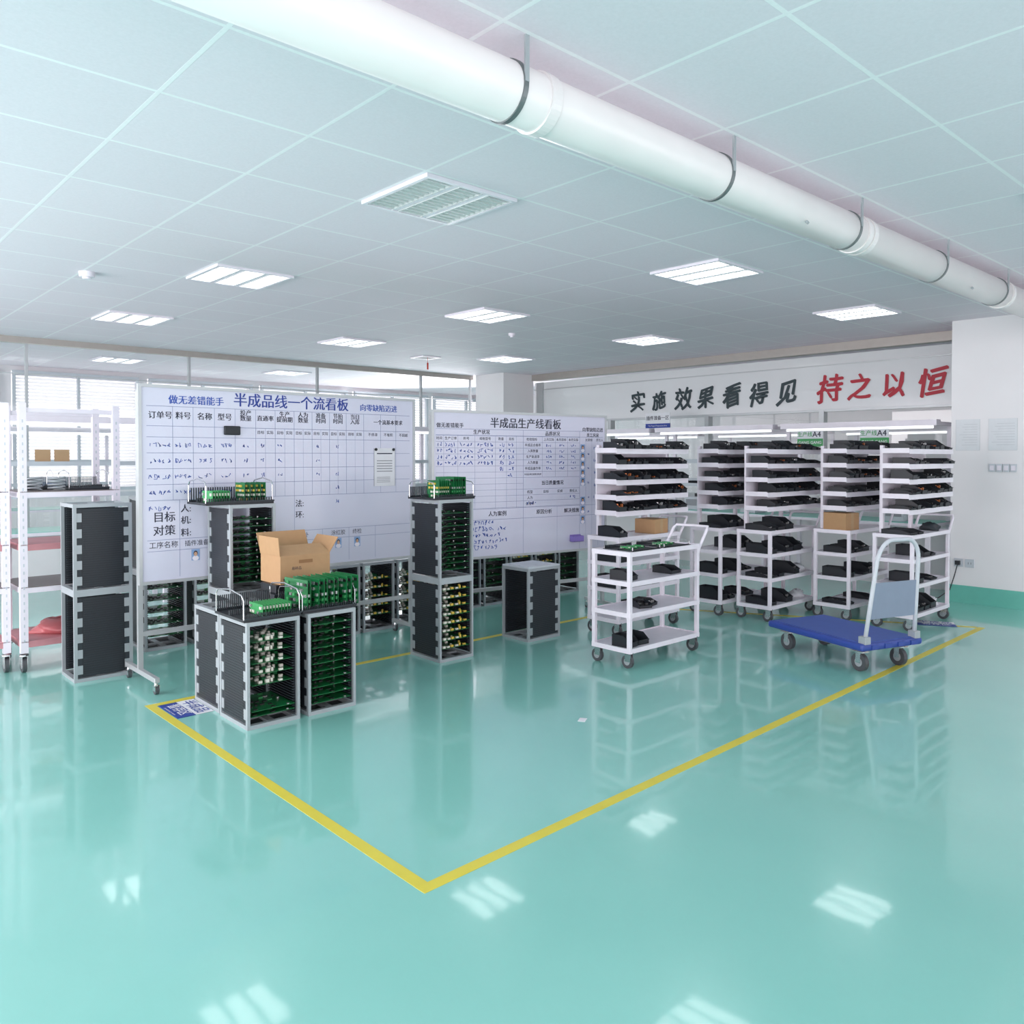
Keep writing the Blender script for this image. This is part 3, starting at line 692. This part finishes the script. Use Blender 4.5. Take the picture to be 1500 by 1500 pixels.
inst(gb,(6.99,3.72,LV[0]+.001),20); inst(gb,(6.99,3.72,LV[1]+.001),60); inst(gb,(7.49,2.74,LV[0]+.001),10); inst(gd,(7.49,2.74,LV[3]+.001),80); inst(gd,(6.99,3.74,LV[2]+.001),10); inst(gd,(7.53,3.28,LV[1]+.001),10)
def sm(x,y,z,p,rz=0,s=None,label='small black plastic bin on a trolley shelf'): inst(p,(x,y,z+.0003),rz,label,s)
sm(TX-.27,3.5,LV[2],b1,10,(1.1,.9,1.2)); sm(TX+.21,3.5,LV[2],b1,3,(1.4,.9,.9)); sm(TX-.14,3.5,LV[1],b4,-20,(1.1,.9,.8)); sm(TX+.0,3.53,LV[1],b3,15,(1,.8,.8)); sm(TX-.31,3.47,LV[0],b1,5,(1.1,.8,1.4)); sm(TX-.19,3.48,LV[0],b1,-3,(1.2,.8,1.3))
inst(tr,(TX-.17,3.60,LV[3]+.0003),0,None,(.9,.9,.28)); inst(tr,(TX+.18,3.60,LV[3]+.0003),0,None,(.9,.9,.28))
for i in range(3): inst(vs,(TX-.24+i*.07,3.6,LV[3]+.004),0,None,(1,.6,.3))
for i in range(3): inst(vs,(TX+.12+i*.06,3.6,LV[3]+.004),0,None,(1,.6,.3))
def carton(loc,s,rz,label):
    b=MB(); x,y,z=s; b.box(-x/2,x/2,-y/2,y/2,0,z,CARD); b.box(-.02,.02,-y/2-.0006,y/2+.0006,.0,z+.0006,BROWNP); o=b.obj('carton',bevel=.002); tag(o,label,'cardboard box'); put(o,loc,rz)
carton((5.5,4.25,LV[3]+.001),(.2,.2,.12),5,'small closed brown carton on a trolley shelf')
carton((6.98,3.3,LV[3]+.001),(.2,.22,.15),-8,'brown carton on top of a bin trolley')

# ------------------------------------------------------------------ platform hand truck
e=empty('platform_trolley','blue plastic platform trolley with folding pale grey handle','platform trolley')
L_,W_=.88,.56
b=MB(); b.box(-L_/2,L_/2,-W_/2,W_/2,.155,.205,BLUE); b.obj('deck',e,bevel=.018)
b=MB(); b.box(-L_/2+.03,L_/2-.03,-W_/2+.03,W_/2-.03,.2045,.2085,mat('blue_deck_mat',(66,92,166),.6)); b.obj('deck_mat',e,bevel=.0015)
b=MB()
for i in range(4): b.box(-L_/2-.006,-L_/2+.001,-W_/2+.06+i*.12,-W_/2+.12+i*.12,.165,.195,BLUE)
b.box(-L_/2+.05,L_/2-.05,-.2,-.17,.135,.156,STEEL); b.box(-L_/2+.05,L_/2-.05,.17,.2,.135,.156,STEEL); b.obj('underframe',e)
for sx in (-1,1):
    for sy in (-1,1):
        x,y=sx*(L_/2-.11),sy*(W_/2-.1)
        b=MB(); b.box(x-.045,x+.045,y-.035,y+.035,.128,.136,CHROME)
        for s in (-.022,.019): b.box(x-.02,x+.02,y+s,y+s+.003,.055,.13,CHROME)
        c=b.obj('caster',e)
        b=MB(); b.cyl((x,y-.016,.06),(x,y+.016,.06),.06,RUBBER,24); b.cyl((x,y-.018,.06),(x,y+.018,.06),.03,GREY,16); b.obj('wheel',c)
hx=-L_/2+.03; hy=W_/2-.05
T=.88; lean=-.06
def hp(y,z):
    k=max(0,(z-.2))/.7; return (hx+lean*k,y*(1-.22*k)-.02*k,z)
pts=[hp(-hy,.2),hp(-hy,.45),hp(-hy,T-.16)]
for i in range(7):
    a=math.pi/2*i/6; pts.append(hp(-hy+.14*(1-math.cos(a)),T-.14+.14*math.sin(a)))
pts2=[]
for i in range(7):
    a=math.pi/2*(6-i)/6; pts2.append(hp(hy-.14*(1-math.cos(a)),T-.14+.14*math.sin(a)))
pts2+=[hp(hy,T-.16),hp(hy,.45),hp(hy,.2)]
b=MB(); b.tube(pts+pts2,.014,PALE,12); b.obj('push_handle',e,smooth=True)
b=MB()
c4=[hp(-hy+.012,.36),hp(hy-.012,.36),hp(hy-.012,.6),hp(-hy+.012,.6)]
b.add([(p[0]-.004,p[1],p[2]) for p in c4]+[(p[0]+.004,p[1],p[2]) for p in c4],[(0,3,2,1),(4,5,6,7),(0,1,5,4),(1,2,6,5),(2,3,7,6),(3,0,4,7)],BLUEL)
b.obj('name_plate',e)
for s in (-1,1):
    b=MB(); b.box(hx-.03,hx+.03,s*hy-.025,s*hy+.025,.2,.25,GREY); b.obj('hinge_bracket',e,bevel=.004)
ang=math.degrees(math.atan2(.95,.31))
put(e,(5.60,2.64,0),ang)

# ------------------------------------------------------------------ left shelf carts with pink mats
e=empty('mat_shelf_trolley','tall white slotted-post trolley with pink mat shelves','shelf trolley','slotted-post trolleys')
x0,x1,y0,y1=0,.62,0,.52
for x in (x0,x1-.045):
    for y in (y0,y1-.04):
        b=MB(); b.box(x,x+.045,y,y+.04,.13,1.78,WHITE)
        for i in range(30): b.box(x+.018,x+.026,y-.0008,y,.2+i*.05,.22+i*.05,PALE)
        b.obj('post',e)
        caster(e,x+.022,y+.02,.05)
for z,m in ((.2,PINK),(.56,DARKTOP),(.84,PINK),(1.19,DARKTOP)):
    b=MB(); b.box(x0+.004,x1-.004,y0+.002,y1-.002,z-.035,z,WHITE if m is not PINK else PINK); b.box(x0+.006,x1-.006,y0+.0,y1-.004,z,z+.006,m); b.obj('shelf',e)
for y in (y0+.008,y1-.03):
    b=MB(); b.box(x0,x1,y,y+.02,1.72,1.75,WHITE); b.obj('top_rail',e)
inst(e,(1.19,6.07,0),0); inst(e,(.53,6.15,0),0)
o=bag(mat('pink_bag',(200,112,116),.4),'crumpled pinkish red plastic bag on the bottom shelf'); inst(o,(1.5,6.33,.207),20,None,(2.2,2.6,1.3))
inst(tr,(1.62,6.25,1.1965),0,None,(.75,1,1)); inst(tr,(1.36,6.4,1.1965),0,None,(.5,.6,1))
def coil(x,y,z):
    b=MB(); pts=[]
    for i in range(60):
        a=i*.42; pts.append((.05*math.cos(a)+.0,.05*math.sin(a),.006+i*.0014))
    b.tube(pts,.006,GREY,6); o=b.obj('cable_coil',smooth=True); tag(o,'coiled grey cable lying on a trolley shelf','cable','coiled cables'); put(o,(x,y,z)); return o
for x,y in ((1.66,6.17),(1.57,6.32),(1.7,6.34)): pass
coil(1.30,6.2,1.1965); coil(1.43,6.16,1.1965)

# ------------------------------------------------------------------ workbenches
def bench():
    e=empty('workbench','white assembly workbench with light bar above','workbench','assembly workbenches')
    w=1.7
    b=MB(); b.box(-w/2,w/2,-.3,.3,.72,.75,WHITE); b.box(-w/2,w/2,-.3,.3,.75,.754,TEALB); b.obj('table_top',e)
    for x in (-w/2,w/2-.04):
        for y in (-.3,.26):
            b=MB(); b.box(x,x+.04,y,y+.04,0,.72 if y<0 else 1.78,WHITE); b.obj('leg',e)
        b=MB(); b.box(x,x+.04,-.1,.26,1.74,1.78,WHITE); b.obj('arm',e)
    b=MB(); b.box(-w/2,w/2,-.14,-.02,1.74,1.80,WHITE); b.obj('lamp_housing',e)
    b=MB(); b.cyl((-w/2+.05,-.08,1.725),(w/2-.05,-.08,1.725),.014,LITB,10); b.obj('lamp_tube',e)
    for z in (1.05,1.35):
        b=MB(); b.box(-w/2,w/2,.05,.29,z-.012,z,WHITE); b.box(-w/2,w/2,.045,.05,z-.012,z+.03,PALE); b.obj('shelf',e)
    return e
bn=bench()
for x,y,rz in ((2.0,8.4,0),(3.75,8.4,0),(5.5,8.4,0),(8.75,3.95,-90),(8.75,5.75,-90),(8.75,7.55,-90),(.25,8.4,0),(10.8,4.2,-90),(10.8,6.2,-90),(10.8,8.2,-90),(2.6,11.8,0),(4.9,11.8,0)): inst(bn,(x,y,0),rz)
for Y,Z in ((3.55,1.05),(4.3,1.05),(5.3,1.05),(6.1,1.05),(7.3,1.05)):
    for k in range(3): inst(b1,(8.815,Y+k*.14,Z+.0005),-90,'black plastic component bin on a workbench shelf')
for Y in (3.5,4.2,5.2,6.0,7.2):
    b=MB(); b.box(-.1,.1,-.12,.12,0,.16,PALE); b.box(-.08,.08,-.125,-.12,.05,.13,PAPERL); b.cyl((0,0,.16),(0,0,.2),.03,BLACK,12); o=b.obj('test_instrument',bevel=.004); tag(o,'small pale grey instrument on a workbench','instrument','instruments on workbenches'); put(o,(8.7,Y,.7545),-90)
for Y in (3.72,4.44):
    b=MB(); b.box(-.004,.004,-.15,.15,0,.09,GREENS); b.box(-.0045,.004,-.15,.15,.09,.18,PAPER)
    Mx=Matrix(((0,0,-1,-.0052),(-1,0,0,0),(0,1,0,.045),(0,0,0,1)))
    b.text('GANG GANG',0,0,.045,PAPER,M=Mx,bold=.0008)
    Mx2=Mx.copy(); Mx2[2][3]=.135; Mx2[1][3]=-.08; b.text('A4',0,0,.085,INK,M=Mx2,bold=.0015)
    Mx3=Mx.copy(); Mx3[2][3]=.135; Mx3[1][3]=.06; b.text('生产线',0,0,.06,GREENS,M=Mx3,bold=.001)
    for s in (-.1,.1): b.cyl((0,s,.18),(0,s,.21),.002,GREY,6)
    o=b.obj('line_sign'); tag(o,'green and white hanging line sign marked A4','hanging sign','green line signs'); put(o,(8.62,Y,1.535))
b=MB(); b.box(-.004,.004,-.2,.2,.06,.2,PAPER); b.box(-.0045,.0045,-.2,.2,0,.06,NAVY)
Mx=Matrix(((0,0,-1,-.0055),(-1,0,0,0),(0,1,0,.13),(0,0,0,1))); b.text('插件准备一区',0,0,.062,INK,M=Mx,bold=.0008)
Mx=Mx.copy(); Mx[2][3]=.03; b.text('The Plug-in Preparation Area',0,0,.026,PAPER,M=Mx)
o=b.obj('area_sign'); tag(o,'white and navy area sign on top of a workbench lamp','sign'); put(o,(8.67,6.6,1.8005))
for x,w,m,z in ((1.86,.13,BROWNP,1.36),(2.02,.13,BROWNP,1.36)):
    b=MB(); b.box(-w/2,w/2,-.003,0,0,.14,m); o=b.obj('brown_notice'); tag(o,'small brown paper notice propped on a bench shelf','paper notice','brown notices'); put(o,(x,8.5,z-.0095))
b=MB(); b.box(-.14,.14,-.1,.1,0,.18,PALE); b.box(-.1,.1,-.104,-.1,.05,.14,BLUEL); o=b.obj('instrument_box',bevel=.004); tag(o,'white instrument box on a workbench shelf','instrument'); put(o,(1.95,8.57,1.0505))

# ------------------------------------------------------------------ camera, world, added fill lamps
f=1183.0; CH=1.43; yaw=math.radians(47.5); pitch=math.radians(1.0)
PYc=668+f*math.tan(pitch)
fw=Vector((math.cos(yaw)*math.cos(pitch),math.sin(yaw)*math.cos(pitch),-math.sin(pitch)))
rt=Vector((math.sin(yaw),-math.cos(yaw),0)); up=rt.cross(fw)
c=bpy.data.cameras.new('camera'); co=bpy.data.objects.new('camera',c); C.objects.link(co)
co.matrix_world=Matrix(((rt.x,up.x,-fw.x,0),(rt.y,up.y,-fw.y,0),(rt.z,up.z,-fw.z,CH),(0,0,0,1)))
c.lens=f/1500*36; c.shift_y=(PYc-750)/1500; c.clip_start=.05
sc.camera=co
def area(loc,target,sx,sy,power,col=(1,.94,.98)):  # added area lamp out of view, brightens the ceiling and the objects
    L=bpy.data.lights.new('fill_light','AREA'); L.shape='RECTANGLE'; L.size=sx; L.size_y=sy; L.energy=power; L.color=col
    o=bpy.data.objects.new('fill_light',L); C.objects.link(o); o.location=loc
    o.rotation_euler=(Vector(target)-Vector(loc)).to_track_quat('-Z','Y').to_euler(); return o
area((-2.6,-2.8,1.3),(3,3.4,1.9),6,2.4,100)
area((-3.4,6,1.4),(4,6,1.7),6,2.4,260)
area((9.7,12.2,1.4),(4,8,1.9),3,2.2,140)
w=bpy.data.worlds.new('world'); sc.world=w; w.use_nodes=True
bg=w.node_tree.nodes['Background']; bg.inputs[0].default_value=(1,.94,.985,1); bg.inputs[1].default_value=2.4
